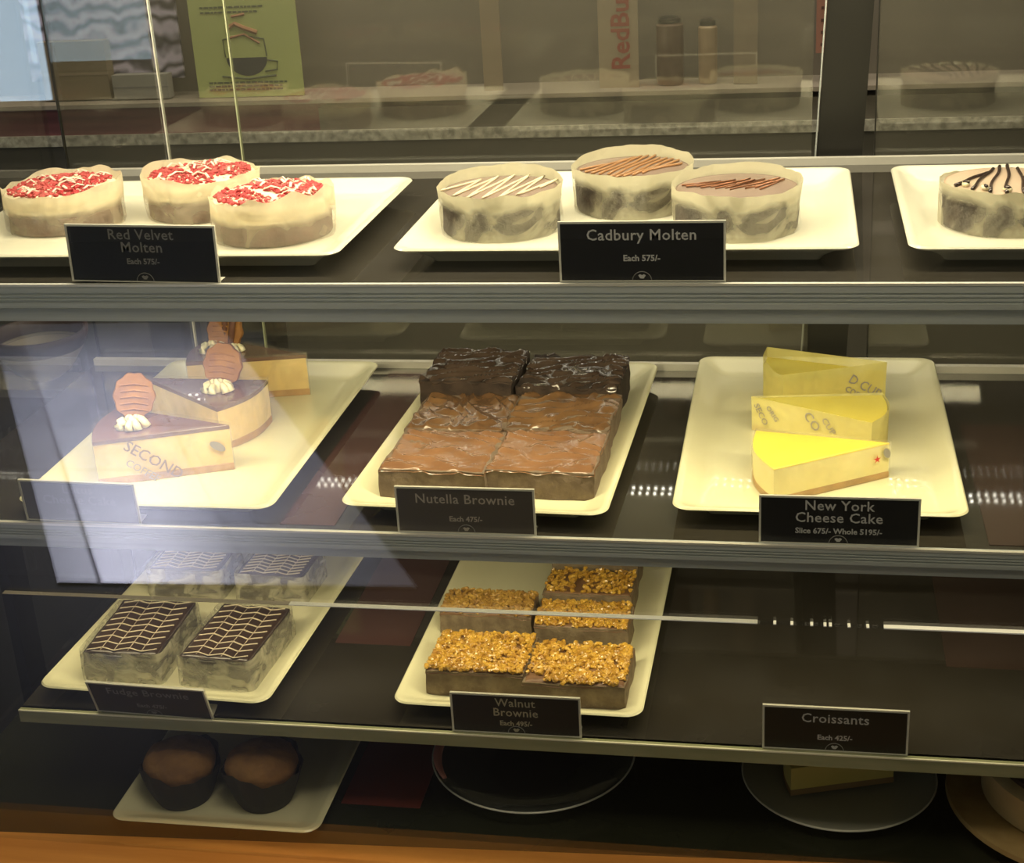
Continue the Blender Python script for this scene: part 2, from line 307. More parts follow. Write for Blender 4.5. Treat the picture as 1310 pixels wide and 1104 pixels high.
g = G(); g.add([(-1.6 + 0, 0, -28.4), (3.1, 0, -28.4), (3.1, 2.2, -28.4), (-1.6, 2.2, -28.4), (2.2, 0, 50), (6.6, 0, 50), (6.6, 2.2, 50), (2.2, 2.2, 50)],
      [(0, 3, 2, 1), (4, 5, 6, 7), (0, 1, 5, 4), (1, 2, 6, 5), (2, 3, 7, 6), (3, 0, 4, 7)]); g.make('post_body', M_frame, t)
g = G(); g.add([(-1.85, -.3, -28.4), (-1.7, -.3, -28.4), (-1.7, 0, -28.4), (-1.85, 0, -28.4), (1.95, -.3, 50), (2.1, -.3, 50), (2.1, 0, 50), (1.95, 0, 50)],
      [(0, 3, 2, 1), (4, 5, 6, 7), (0, 1, 5, 4), (1, 2, 6, 5), (2, 3, 7, 6), (3, 0, 4, 7)]); g.make('post_edge', M_alu, t)
# wooden counter ---------------------------------------------------------------
t = thing('wooden_counter', 'honey coloured varnished wooden ledge below the front glass', 'counter', (-64, -8.05, Z4))
L_ = 114; g = G(); ya, yb_ = 0.0, 5.55
g.add([(-6, -4.6, -4), (L_, -4.6, -4), (L_, yb_, -4), (-6, ya - .3, -4), (-6, -4.6, .3), (L_, -4.6, .3), (L_, yb_, .3), (-6, ya - .3, .3)],
      [(0, 3, 2, 1), (4, 5, 6, 7), (0, 1, 5, 4), (1, 2, 6, 5), (2, 3, 7, 6), (3, 0, 4, 7)]); g.make('wood_ledge', M_wood, t)

# ================================================================== the room
struct(G().box(-450, 260, -452, 330, -94, -92).make('floor', M_floor)); floor = bpy.data.objects['floor']
# pale floor tiles in the daylight of the door (seen as a reflection in the front pane)
O = Vector((-140, -171, 0)); e1 = Vector((1, -.05, 0)); e2 = Vector((-.53, -.85, 0)); tl = 34.0; gp = .35
q_ = [O, O + e1 * 79, O + e1 * 79 + e2 * 206, O + e2 * 206]
mesh_obj('grout', [(p.x, p.y, -92) for p in q_] + [(p.x, p.y, -91.7) for p in q_], [(0, 3, 2, 1), (4, 5, 6, 7), (0, 1, 5, 4), (1, 2, 6, 5), (2, 3, 7, 6), (3, 0, 4, 7)], mat('grey_grout', (.40, .40, .44), .8), floor)
tile_me = {}
for i in range(3):
    for j in range(6):
        wx = 9 if i == 0 else tl; x0 = 0 if i == 0 else 10 + (i - 1) * (tl + gp); y0 = j * (tl + gp); key = i == 0
        if key not in tile_me:
            pts = [e1 * 0 + e2 * 0, e1 * wx, e1 * wx + e2 * tl, e2 * tl]
            o = mesh_obj('tile', [(*p.xy, 0) for p in pts] + [(*p.xy, .6) for p in pts], [(0, 3, 2, 1), (4, 5, 6, 7), (0, 1, 5, 4), (1, 2, 6, 5), (2, 3, 7, 6), (3, 0, 4, 7)], M_tile_d if key else M_tile, floor)
            tile_me[key] = o.data
        else: o = bpy.data.objects.new('tile', tile_me[key]); link(o, floor)
        p = O + e1 * x0 + e2 * y0; o.location = (p.x * S, p.y * S, -92 * S)
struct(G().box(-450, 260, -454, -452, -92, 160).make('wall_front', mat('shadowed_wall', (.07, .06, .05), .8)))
wn = G().box(-345, -267, -451.6, -450.6, -35, 70).make('window_1', mat('daylit_window_glass', (.6, .8, 1), .3, emit=(.62, .82, 1.0), estr=3.2)); struct(wn)
fr = G()
fr.box(-345, -264, -451.8, -449.6, -39, -35).box(-267, -264, -451.8, -449.6, -35, 72).box(-345, -264, -451.8, -449.6, 70, 73)
fr.make('window_frame', mat('white_window_frame', (.7, .7, .68), .5, emit=(.8, .88, 1), estr=0), wn)
# back-bar wall behind the rear glass
struct(G().box(-200, 120, 106, 110, -92, 150).make('wall_back', M_wall))
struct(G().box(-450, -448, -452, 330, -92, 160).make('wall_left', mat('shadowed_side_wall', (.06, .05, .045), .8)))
bb = thing('back_counter', 'grey back counter with a rail painted as a dotted line of light behind the rear glass', 'counter', (0, 98, -92))
G().box(-140, 80, 0, 8, 0, 106.2).make('counter_body', mat('grey_counter_laminate', (.125, .115, .092), .5, c2=(.10, .092, .075), nscale=4), bb)
G().box(-140, 80, -1.0, 0, 106.3, 107.9).make('led_row_rail', mat('painted_led_row', (.70, .67, .56), .4, c2=(.30, .28, .23), nscale=90), bb)  # pale speckle stands in for a dotted row of LED light
G().box(-140, -52, -.6, 8, 107.9, 112.0).make('maroon_shelf_edge', mat('maroon_laminate', (.24, .085, .09), .5, c2=(.15, .055, .065), nscale=5, stretch=(1, 1, 12)), bb)
G().box(-52, 80, -.6, 8, 107.9, 111.0).make('grey_shelf_edge', mat('warm_grey_laminate', (.17, .15, .12), .5), bb)
G().box(-140, 80, -1.6, 8, 111.9, 112.5).make('shelf_lip', mat('pale_lip', (.35, .30, .24), .4), bb)

# poster
def card(name, label, cat, x0, x1, y, z0, z1, m, shear=0, th=.5, sub=True):
    t = thing(name, label, cat, ((x0 + x1) / 2, y, z0)); hw = (x1 - x0) / 2; h = z1 - z0
    G().add([(-hw, 0, 0), (hw, 0, 0), (hw, th, 0), (-hw, th, 0), (-hw + shear, 0, h), (hw + shear, 0, h), (hw + shear, th, h), (-hw + shear, th, h)],
            [(0, 3, 2, 1), (4, 5, 6, 7), (0, 1, 5, 4), (1, 2, 6, 5), (2, 3, 7, 6), (3, 0, 4, 7)]).make('panel', m, t); return t.children[0] if sub else t
def leaning(t, rx):
    t.rotation_euler[0] = R(rx)
M_green = mat('green_poster', (.54, .60, .22), .6, c2=(.48, .54, .20), nscale=5)
M_gink = mat('poster_ink', (.12, .14, .075), .7)
p = card('menu_poster', 'green printed poster with a cup drawing behind the rear glass', 'poster', -70.6, -54.6, 99.4, 20.6, 46, M_green)
g = G(); n = 18     # the cup drawing
ring = [(3.1 * math.cos(PI + PI * k / n), -.05, 5.6 + 2.6 * math.sin(PI + PI * k / n)) for k in range(n + 1)]
g.add(ring, [tuple(range(n + 1))]); g.make('cup_print', mat('cup_print_ink', (.045, .05, .055), .6), p)
g = G(); g.tube([(-4.0, -.06, 3.0), (0, -.06, 2.6), (4.2, -.06, 3.0)], .16, 5).tube([(-3.2, -.06, 5.7), (-3.3, -.06, 8.2), (-.5, -.06, 8.8), (2.9, -.06, 8.2), (3.1, -.06, 5.7)], .12, 5)
g.tube([(3.1, -.06, 5.2), (4.6, -.06, 5.0), (4.4, -.06, 3.8), (2.6, -.06, 3.6)], .14, 5); g.make('cup_outline', M_gink, p)
g = G(); g.tube([(-2.4, -.06, 9.8), (-1.2, -.06, 10.4), (0, -.06, 9.8), (2.0, -.06, 9.1)], .35, 6).tube([(-2.4, -.06, 8.4), (0, -.06, 8.9), (2.2, -.06, 7.6)], .18, 5).tube([(-1.6, -.06, 11.4), (.4, -.06, 11.7)], .2, 5); g.make('steam_print', mat('orange_print_ink', (.42, .20, .10), .6), p)
g = G(); random.seed(4)
for row, (z, n_) in enumerate(((.95, 16), (1.45, 14), (1.95, 15), (-.0, 0), (11.9, 12), (12.6, 13))):
    x = -6.2
    for k in range(n_):
        wd = random.uniform(.35, .9); g.box(x, x + wd, -.08, 0, z, z + .26); x += wd + .14
o = g.make('small_print', M_gink, p); o['kind'] = 'stuff'
# purple swirl picture
pm = bpy.data.materials.new('swirled_petal_print'); pm.use_nodes = True; nt = pm.node_tree; b = nt.nodes['Principled BSDF']; b.inputs['Roughness'].default_value = .6
tc = nt.nodes.new('ShaderNodeTexCoord'); wv = nt.nodes.new('ShaderNodeTexWave'); wv.wave_type = 'RINGS'; wv.inputs['Scale'].default_value = 12; wv.inputs['Distortion'].default_value = 9; wv.inputs['Detail'].default_value = 2; wv.inputs['Detail Scale'].default_value = 1.6
cr = nt.nodes.new('ShaderNodeValToRGB'); cr.color_ramp.elements[0].color = (.045, .040, .060, 1); cr.color_ramp.elements[1].color = (.62, .56, .74, 1); cr.color_ramp.elements[1].position = .95
nt.links.new(tc.outputs['Object'], wv.inputs['Vector']); nt.links.new(wv.outputs['Color'], cr.inputs[0]); nt.links.new(cr.outputs[0], b.inputs['Base Color'])
card('flower_picture', 'dark framed picture of mauve swirling petals left of the green poster', 'picture', -98, -73.6, 102.0, 23.2, 46, pm)
bx = card('cardboard_box', 'plain brown carton below the mauve picture', 'box', -95.0, -84.5, 99.6, 20.7, 29.2, mat('brown_carton', (.24, .19, .12), .8), th=2.2)
G().box(-5.25, 5.25, -.04, 0, 3.6, 4.0).make('tape_strip', mat('carton_tape', (.32, .25, .16), .4), bx)
bx = card('grey_carton', 'pale grey carton standing right of the brown carton', 'box', -83.8, -75.2, 99.2, 20.7, 24.2, mat('grey_carton_board', (.30, .29, .26), .8), th=2.0)
G().box(-4.3, 4.3, -.04, 0, 1.6, 1.8).make('tape_strip', mat('carton_tape2', (.20, .19, .18), .4), bx)
# red lettered fridge strip
fg = card('drinks_fridge_panel', 'beige upright panel with red vertical lettering behind the rear glass', 'panel', -11.5, -6.0, 99.6, 20.5, 47, mat('beige_fridge_panel', (.36, .29, .20), .5))
text('RedBull', 3.6, mat('red_letter_ink', (.33, .055, .035), .5), fg, (.45, -.10, 8.0), 90, -90, 0, bold=.07, name='lettering')
fg2 = card('steel_cabinet_stile', 'narrow tan upright strip left of the lettered panel', 'panel', -28.0, -25.3, 99.8, 18.5, 47, mat('tan_stile', (.30, .235, .16), .6))
dt = card('dotted_pink_box', 'small pink dotted box high beside the dark rear post', 'box', 18.0, 22.6, 99.4, 24.5, 34, mat('pink_box', (.36, .17, .12), .6), th=2)
g = G()
for i in range(3):
    for j in range(5): g.box(-1.7 + i * 1.5, -1.3 + i * 1.5, -.06, 0, .9 + j * 1.6, 1.3 + j * 1.6)
g.make('printed_dots', mat('dot_ink', (.10, .04, .03), .6), dt)['kind'] = 'stuff'
card('tan_door_stile', 'wide tan upright strip right of the lettered panel', 'panel', 7.0, 10.2, 99.8, 20.6, 47, mat('tan_stile_b', (.25, .20, .14), .6))
# small cylinders on the back counter
def canister(label, x, y, z, r, h, m, lidm):
    t = thing('canister', label, 'canister', (x, y, z))
    G().loft([circ(r * .92, 0, 24), circ(r, .3, 24), circ(r, h, 24), circ(r * .8, h + .3, 24)]).make('body', m, t, True, auto=40)
    G().loft([circ(r * .85, h + .3, 24), circ(r * .85, h + .9, 24), circ(r * .5, h + 1.2, 24)]).make('lid', lidm, t, True, auto=40)
canister('dark brown canister high behind the rear glass right of the lettered panel', -1.8, 101.5, 20.6, 1.9, 8, mat('brown_can', (.12, .075, .05), .5), M_black)
canister('tan canister behind the rear glass beside the wide tan strip', 3.4, 101.5, 20.6, 1.3, 7.5, mat('tan_can', (.36, .26, .16), .5), M_black)
# black machines low behind the glass (seen between top and middle shelves)
def machine(label, x0, x1, z0, z1, tilt=0):
    t = thing('card_machine', label, 'machine', ((x0 + x1) / 2, 49, z0)); hw = (x1 - x0) / 2
    G().loft([rrect(hw * 2, 5, .6, 0, 3, 0, 2.5), rrect(hw * 2, 5, .6, z1 - z0, 3, 0, 2.5)]).make('housing', M_black, t, auto=40)
    G().box(-hw * .8, hw * .8, -.08, .02, (z1 - z0) * .3, (z1 - z0) * .85).make('screen', mat('dark_screen', (.02, .024, .028), .1), t)
    G().box(hw * .45, hw * .6, -.1, 0, (z1 - z0) * .15, (z1 - z0) * .22).make('indicator', mat('indicator_glint', (.6, .65, .7), .3), t)
machine('taller dark box machine seen between shelves, left of the biscuit cakes', -60.4, -55.6, -6, 5.6)
machine('black machine with round-cornered screen behind the rearmost biscuit slice', -53.0, -44.6, -6, 4.8)
sh = thing('machine_stand', 'low stand behind the rear glass that carries the dark machines', 'shelf', (-56, 49, -7)); G().box(-32, 13.5, -.5, 6, 0, 1).make('stand_top', mat('stand_top_grey', (.2, .19, .16), .5), sh)
G().box(-31, -29.5, .5, 5, -85, 0).make('leg', M_frame, sh); G().box(11.5, 13, .5, 5, -85, 0).make('leg', M_frame, sh)
cp = thing('brown_bowl', 'large bowl with a brown rim band behind the case at the far left', 'bowl', (-77.0, 53, -6))
rings = [circ(1.8, 0, 36), circ(3.5, 1.2, 36), circ(5.2, 3.6, 36), circ(5.9, 5.4, 36)]
G().loft(rings, True, False).make('bowl_body', mat('tan_bowl', (.36, .30, .2), .5), cp, True)
G().loft([circ(5.35, 4.0, 36), circ(6.1, 5.4, 36), circ(6.2, 6.2, 36), circ(5.6, 6.2, 36), circ(5.3, 4.4, 36)], False, False).make('rim_band', mat('brown_band', (.07, .04, .035), .5), cp, True)

# ================================================================== trays
def tray(label, cx, cy, z, w_, d_, rz=0, m=None, h=1.8, slope=2.4, group=None):
    t = thing('serving_tray', label, 'tray', (cx, cy, z), rz)
    P = [(3.4, 0), (2.9, 0), (2.6, .38), (1.2, h - .55), (.25, h - .32), (0, h - .12), (.12, h), (.42, h), (.75, h - .14), (slope - .4, .95), (slope + .25, .72), (slope + .9, .68)]
    g = G(); g.loft([rrect(w_ - 2 * i, d_ - 2 * i, max(1.5 - i * .35, .5), zz, 6) for i, zz in P]); g.make('dish', m or M_porc, t, True, auto=28)
    g = G(); g.loft([rrect(w_ - 2 * 3.3, d_ - 2 * 3.3, .6, 0.0), rrect(w_ - 2 * 3.3, d_ - 2 * 3.3, .6, .25)], False, False); g.make('foot_ring', M_porc1, t)
    return t
tray('white rectangular tray under the three red-topped cakes', -40.2, 17.0, Z1, 38.0, 28, 0, M_porc1)
tray('white rectangular tray under the three drizzled brown cakes', 1.9, 18.3, Z1, 37.6, 28.3, 0, M_porc1)
tray('white tray at the right edge of the top shelf', 43.2, 18.3, Z1, 37.6, 28.8, 0, M_porc1)
tray('cream rectangular tray under the three biscuit-topped slices', -40.8, 19.6, 0, 24.2, 37.8)
tray('cream tray under the six chocolate-glazed brownies', -10.6, 20.4, 0, 23.6, 37.6, -1.8)
tray('cream tray under the three wrapped yellow cheesecake slices', 18.0, 21.9, 0, 24.2, 38.2)
tray('cream tray under the four feather-iced wrapped squares', -40.9, 16.0, Z3, 22.8, 36, -2.2)
tray('cream tray under the nut-topped brownies', -7.5, 16.4, Z3, 22.4, 35.5, -.8)
tray('dim cream tray under the dark muffins on the bottom deck', -35.3, 6.4, Z4, 20.0, 26, 0)
TF = .72   # height of a tray floor

# ================================================================== round wrapped cakes
def wrapper(R0, z0, ztop_fn, seed, m, parent, amp=.18):
    g = G(); n = 96; rows = 9; rings = []
    zt = [ztop_fn(2 * PI * k / n) for k in range(n)]
    for j in range(rows):
        t = j / (rows - 1); r = []
        for k in range(n):
            a = 2 * PI * k / n; q = noise.noise(Vector((math.cos(a) * 3, math.sin(a) * 3, t * 1.6 + seed)))
            q2 = noise.noise(Vector((math.cos(a) * 9, math.sin(a) * 9, t * 1.2 + seed * 2)))
            rr = R0 + amp * q + amp * .5 * q2 + .12 * (t ** 3)
            r.append((rr * math.cos(a), rr * math.sin(a), z0 + (zt[k] - z0) * t))
        rings.append(r)
    g.loft(rings, False, False); return g.make('paper_wrap', m, parent, True)
def cake_body(R0, z0, z1, seed, dome=.25, n=64, rough=.06):
    g = G(); rings = []
    for (rr, z) in ((R0 * .97, z0), (R0, z0 + .2), (R0, z0 + (z1 - z0) * .5), (R0, z1 - .3), (R0 * .97, z1 - .06), (R0 * .9, z1 + dome * .25), (R0 * .7, z1 + dome * .6), (R0 * .4, z1 + dome * .9), (R0 * .12, z1 + dome)):
        rings.append([((rr + rough * noise.noise(Vector((math.cos(2 * PI * k / n) * 4, math.sin(2 * PI * k / n) * 4, z + seed)))) * math.cos(2 * PI * k / n), rr * math.sin(2 * PI * k / n), z) for k in range(n)])
    return g.loft(rings)
def topz(r, R0, z1, dome): return z1 + dome * (1 - (r / R0) ** 2)
def red_cake(label, x, y, seed, rz, hole=0):
    t = thing('red_crumb_cake', label, 'cake', (x, y, Z1 + TF), rz, 'round cakes topped with red crumbs'); R0 = 5.2
    cake_body(R0, 0, 2.0, seed, .02).make('sponge', M_rvsp, t, True, auto=50)
    cl = cake_body(R0 + .08, 2.0, 3.5, seed + 3, .45, rough=.25).make('cream_layer', M_cream, t, True, auto=60)
    rnd = random.Random(seed); g = G(); gw = G()
    for i in range(1050):
        r = (4.75 + (.25 if i % 9 == 0 else 0)) * math.sqrt(rnd.random()); a = rnd.uniform(0, 2 * PI); px, py = r * math.cos(a), r * math.sin(a)
        if noise.noise(Vector((px * .45, py * .45, seed))) > -.34: g.lump((px, py, topz(r, R0, 3.5, .45) + rnd.uniform(.0, .22)), rnd.uniform(.09, .24), (1.3, 1, .7), .35, rnd)
    for i in range(20):
        r = 4.6 * math.sqrt(rnd.random()); a = rnd.uniform(0, 2 * PI); px, py = r * math.cos(a), r * math.sin(a); b = rnd.uniform(0, 6.28); L = rnd.uniform(.35, .9); z = topz(r, R0, 3.5, .45) + .22
        gw.tube([(px - L * math.cos(b), py - L * math.sin(b), z), (px + .15 * math.sin(b), py - .15 * math.cos(b), z + .28), (px + L * math.cos(b), py + L * math.sin(b), z + .04)], .13, 5, .6)
    for i in range(70):
        r = 4.9 * math.sqrt(rnd.random()); a = rnd.uniform(0, 2 * PI); px, py = r * math.cos(a), r * math.sin(a); gw.lump((px, py, topz(r, R0, 3.5, .45) + .14), rnd.uniform(.07, .2), (1.2, 1, .7), .3, rnd)
    g.make('crumb_topping', M_rcrumb, cl)['kind'] = 'stuff'; gw.make('white_curls', M_wcurl, cl)['kind'] = 'stuff'
    wrapper(R0 + .25, -.0, lambda a: 3.8 + .35 * noise.noise(Vector((math.cos(a) * 1.4, math.sin(a) * 1.4, seed * 3.1))) + .55 * noise.noise(Vector((math.cos(a) * 3, math.sin(a) * 3, seed))) + .55 * max(0, math.sin(a + .3)), seed, M_wraprv, t, .26)
red_cake('red-crumbed round cake at the far left, cut by the picture edge', -52.1, 18.0, 1.3, 0)
red_cake('rear red-crumbed round cake in the middle of its tray', -40.0, 22.4, 5.7, 120)
red_cake('front right red-crumbed round cake beside the tray corner', -30.1, 13.9, 9.1, 230)

def choc_cake(label, x, y, seed, kind, rz=0, R0=5.15):
    t = thing('drizzled_cake', label, 'cake', (x, y, Z1 + TF), rz, 'round chocolate cakes in parchment'); zt = 3.5
    cake_body(R0, 0, zt - .25, seed, .02, rough=.2).make('sponge', M_choc, t, True, auto=50)
    it = cake_body(R0 - .05, zt - .25, zt, seed, .12).make('icing_top', M_ctop_l if kind == 'stripe' else M_ctop, t, True, auto=60)
    g = G()
    if kind == 'zig':
        pts = []; n = 13
        for i in range(n):
            u = -4.2 + 8.4 * i / (n - 1); hl = math.sqrt(max(R0 ** 2 * .72 - u * u, .2)); s = 1 if i % 2 else -1
            pts += [(u + s * 1.0 + .25, s * hl, zt + .16)]
        P = []
        for i in range(len(pts) - 1):
            for k in range(6): q = k / 6; P.append(tuple(lerp(pts[i][j], pts[i + 1][j], q) for j in range(3)))
        g.tube(P, .10, 6)
        g.make('drizzle', M_driz_w, it, True)
    elif kind == 'fan':
        for sg in (0, 1):
            P = []
            for i in range(12):
                s_ = -1 if i % 2 else 1; c_ = (-3.9 + .62 * i, (.2 + .13 * i) * s_ * (1.6 if i < 8 else 1.1) + .5 - sg * .5); P.append((c_[0] + s_ * 1.3 + sg * .4, c_[1], zt + .17 + .02 * i / 12))
            P = [p for p in P if math.hypot(p[0], p[1]) < R0 * .92]; g.tube(P, .09, 5)
        g.make('drizzle', mat('brown_caramel_drizzle', (.36, .15, .07), .3), it, True)
    elif kind == 'lines':
        n = 11 if kind == 'lines' else 14
        for i in range(n):
            u = -4.3 + 8.6 * i / (n - 1); hl = math.sqrt(max(R0 ** 2 * .8 - u * u, .1)); k = .55
            if kind == 'lines': a0, a1 = (u * .8 + 1.8, hl * .95), (u * .8 - 1.6, -hl * .95)
            else: a0, a1 = (3.2 - i * .15, -2.6 + i * .45), (-4.2 + .5 * i, -1.8 + .12 * i)
            P = [(lerp(a0[0], a1[0], q / 8) + .12 * math.sin(q * 1.3 + i), lerp(a0[1], a1[1], q / 8), zt + .17) for q in range(9)]
            P = [p for p in P if math.hypot(p[0], p[1]) < R0 * .93]
            if len(P) > 2: g.tube(P, .12, 6)
        g.make('drizzle', M_driz, it, True)
    else:
        for i in range(8):
            a = R(130 + i * 30); 
        for i, ux in enumerate((-4.4, -3.3, -2.0, -.7, .7, 2.0, 3.3, 4.3)):
            hl = math.sqrt(max(R0 ** 2 * .9 - ux * ux, .1)); P = [(ux * lerp(1, .55, q / 8) + .1 * math.sin(q + i) + .12 * q, lerp(-hl, hl, q / 8), zt + .17) for q in range(9)]
            P = [p for p in P if math.hypot(p[0], p[1]) < R0 * .97]; g.tube(P, .16, 6)
        g.make('drizzle', M_driz_d, it, True); gb = G(); gd = G()
        for i, a in enumerate((-150, -122, -98, -75, -52)):
            px, py = 4.1 * math.cos(R(a)), 4.1 * math.sin(R(a)); gb.lump((px, py, zt + .25), .5, (1.1, .8, .5), .1, random); gd.lump((px, py - .15, zt + .42), .32, (1.2, .7, .5), .1, random)
        gb.make('cream_dots', M_cream_w, it, True); gd.make('chocolate_chips', M_driz_d, it, True)
    hi = {'zig': .55, 'lines': .55, 'fan': .5, 'stripe': -.55}[kind]
    wrapper(R0 + .2, 0, lambda a: 3.8 + hi * .2 + hi * max(0, math.sin(a + R(rz))) + .22 * noise.noise(Vector((math.cos(a) * 2.2, math.sin(a) * 2.2, seed * 3.1))) + .15 * noise.noise(Vector((math.cos(a) * 6, math.sin(a) * 6, seed))), seed, M_wrapc, t, .2)
choc_cake('front left brown cake with cream zigzag drizzle, in parchment', -9.6, 15.2, 2.2, 'zig')
choc_cake('rear brown cake with slanting caramel stripes, in parchment', 1.2, 22.5, 6.4, 'lines')
choc_cake('front right brown cake with a fan of thin caramel lines, in parchment', 10.8, 14.7, 8.8, 'fan')
choc_cake('pale mocha cake with dark stripes, cut by the right picture edge', 32.9, 15.6, 12.5, 'stripe')

# ================================================================== cake wedges
def wedge_ring(tip, a, b, z, bulge=.9, n=10, grow=0):
    T, A, B = Vector(tip), Vector(a), Vector(b); mid = (A + B) / 2; out = (mid - T).normalized(); pts = [T]
    for k in range(n + 1):
        q = k / n; p = A.lerp(B, q) + out * bulge * math.sin(PI * q); pts.append(p)
    if grow:
        c = sum(pts, Vector((0, 0))) / len(pts); pts = [p + (p - c).normalized() * grow for p in pts]
    return [(p.x, p.y, z) for p in pts]
def wedge(t, tip, a, b, layers, bulge=.9):
    for name, z0, z1, m, gr in layers:
        G().loft([wedge_ring(tip, a, b, z0, bulge, grow=gr), wedge_ring(tip, a, b, lerp(z0, z1, .5), bulge, grow=gr + .03), wedge_ring(tip, a, b, z1 - .03, bulge, grow=gr), wedge_ring(tip, a, b, z1, bulge, grow=gr - .08)]).make(name, m, t, False)
def band(t, name, tip, a, b, z0, z1, m, grow=.18, bulge=.9, top=None):
    r0 = wedge_ring(tip, a, b, z0, bulge, grow=grow); r1 = wedge_ring(tip, a, b, z1, bulge, grow=grow + .06)
    if top: r1 = [(p[0], p[1], z1 + top(i, len(r1))) for i, p in enumerate(r1)]
    return G().loft([r0, [(p[0], p[1], lerp(p[2], q[2], .5)) for p, q in zip(r0, r1)], r1], False, False).make(name, m, t)
def rosette(t, x, y, z, s=1.0, seed=0):
    g = G(); rnd = random.Random(seed)
    for i in range(8):
        a = 2 * PI * i / 8 + rnd.uniform(-.2, .2); px, py = x + 1.05 * s * math.cos(a), y + .8 * s * math.sin(a)
        g.tube([(px, py, z + .1), (px * .85 + x * .15, py * .85 + y * .15, z + .5 * s), (lerp(px, x, .45), lerp(py, y, .45), z + .75 * s)], .36 * s, 7, taper=lambda q: 1 - .55 * q)
    g.tube([(x, y, z), (x + .05, y, z + .6 * s), (x - .1, y, z + 1.0 * s)], .5 * s, 8, taper=lambda q: 1 - .8 * q)
    return g.make('cream_rosette', M_cream_w, t, True)
def biscuit(t, x, y, z, w_=3.9, h_=4.4, rz=0, lean=-12):
    n = 40; ring = []
    for k in range(n):
        a = 2 * PI * k / n; s = 1 + .04 * math.cos(a * 10); ring.append((w_ / 2 * s * math.cos(a), h_ / 2 * s * math.sin(a) + h_ / 2 - .2))
    g = G(); g.loft([[(px * .95, -.32, pz) for px, pz in ring], [(px, -.2, pz) for px, pz in ring], [(px, .2, pz) for px, pz in ring], [(px * .95, .32, pz) for px, pz in ring]])
    for k in range(5): g.tube([(-w_ * .33, -.33, .6 + k * .6), (0, -.42, .8 + k * .6), (w_ * .33, -.33, .6 + k * .6)], .1, 5)
    o = g.make('biscuit', M_bisc, t, True, (x, y, z), 0, auto=45); o.rotation_euler = (R(lean), R(8), R(rz)); return o
def lotus(label, tip, a, b, cream, bis, brz, tz=4.5, sticks=False, seed=1):
    t = thing('biscuit_cheesecake_slice', label, 'cake slice', ((tip[0] + a[0] + b[0]) / 3, (tip[1] + a[1] + b[1]) / 3, TF)); ox, oy = t.location.x / S, t.location.y / S
    l = lambda p: (p[0] - ox, p[1] - oy); tip, a, b, cream, bis = l(tip), l(a), l(b), l(cream), l(bis)
    wedge(t, tip, a, b, [('biscuit_base', 0, .7, M_crust, .04), ('cheesecake', .7, tz - .4, M_chz, 0), ('glaze', tz - .4, tz, M_glaze, .05)])
    rosette(t, cream[0], cream[1], tz - .05, 1.3, seed); biscuit(t, bis[0], bis[1], tz, rz=brz)
    if sticks:
        g = G(); g.tube([(bis[0] + .8, bis[1], tz), (bis[0] + 1.8, bis[1] - .2, tz + 5)], .35, 6).tube([(bis[0] + .2, bis[1] + .4, tz), (bis[0] + .6, bis[1] + .2, tz + 5.4)], .35, 6); g.make('wafer_stick', M_glaze, t, True)
        rosette(t, cream[0] + 2.2, cream[1] + .2, tz - .05, .95, seed + 5)
    band(t, 'clear_wrap', tip, a, b, 0, tz + .25, M_acet, .16)
    return t, tip, a, b
T1 = lotus('front biscuit-topped slice, tip pointing right, with printed wrap', (-35.9, 11.2), (-47.4, 6.6), (-48.7, 15.2), (-45.0, 10.2), (-46.0, 12.9), 22, seed=2)
lotus('middle biscuit-topped slice showing its curved outer edge on the right', (-49.2, 23.4), (-38.6, 15.4), (-36.2, 23.2), (-40.2, 20.0), (-40.5, 21.8), 5, seed=3)
lotus('rearmost biscuit-topped slice with dark wafer sticks, behind the other two', (-34.6, 30.9), (-46.8, 28.2), (-46.8, 36.0), (-45.0, 31.6), (-44.2, 32.4), 0, sticks=True, seed=4)
# lettering printed on the wrap of the front slice (lies on its long flat face)
def face_text(T, body, size, u, v, roll, m, nm='lettering', off=.26, inkbold=.01):
    t, tip, a, b = T; A = Vector(a); Tp = Vector(tip); d = (Tp - A).normalized(); nrm = Vector((d.y, -d.x)); L = (Tp - A).length; p = A.lerp(Tp, u) + nrm * off
    return text(body, size, m, t, (p.x, p.y, v), 90, roll, math.degrees(math.atan2(d.y, d.x)), bold=inkbold, name=nm)
M_wink = mat('wrap_print', (.20, .15, .12), .6); M_wink_g = mat('wrap_print_grey', (.30, .28, .26), .6)
face_text(T1, 'SECOND', 1.5, .42, 2.0, 38, M_wink); face_text(T1, 'COFFEE', 1.0, .33, 1.1, 38, M_wink_g)
def oval(T, u, v, w_, h_, m, nm, off=.27):
    t, tip, a, b = T; A = Vector(a); Tp = Vector(tip); d = (Tp - A).normalized(); nrm = Vector((d.y, -d.x)); p = A.lerp(Tp, u) + nrm * off
    vs = [(p.x + d.x * w_ * math.cos(k * PI / 8), p.y + d.y * w_ * math.cos(k * PI / 8), v + h_ * math.sin(k * PI / 8) + .5 * w_ * math.cos(k * PI / 8) * -1) for k in range(16)]
    return mesh_obj(nm, vs, [tuple(range(16))], m, t)
oval(T1, .90, 2.6, .7, .45, M_wink_g, 'printed_emblem')

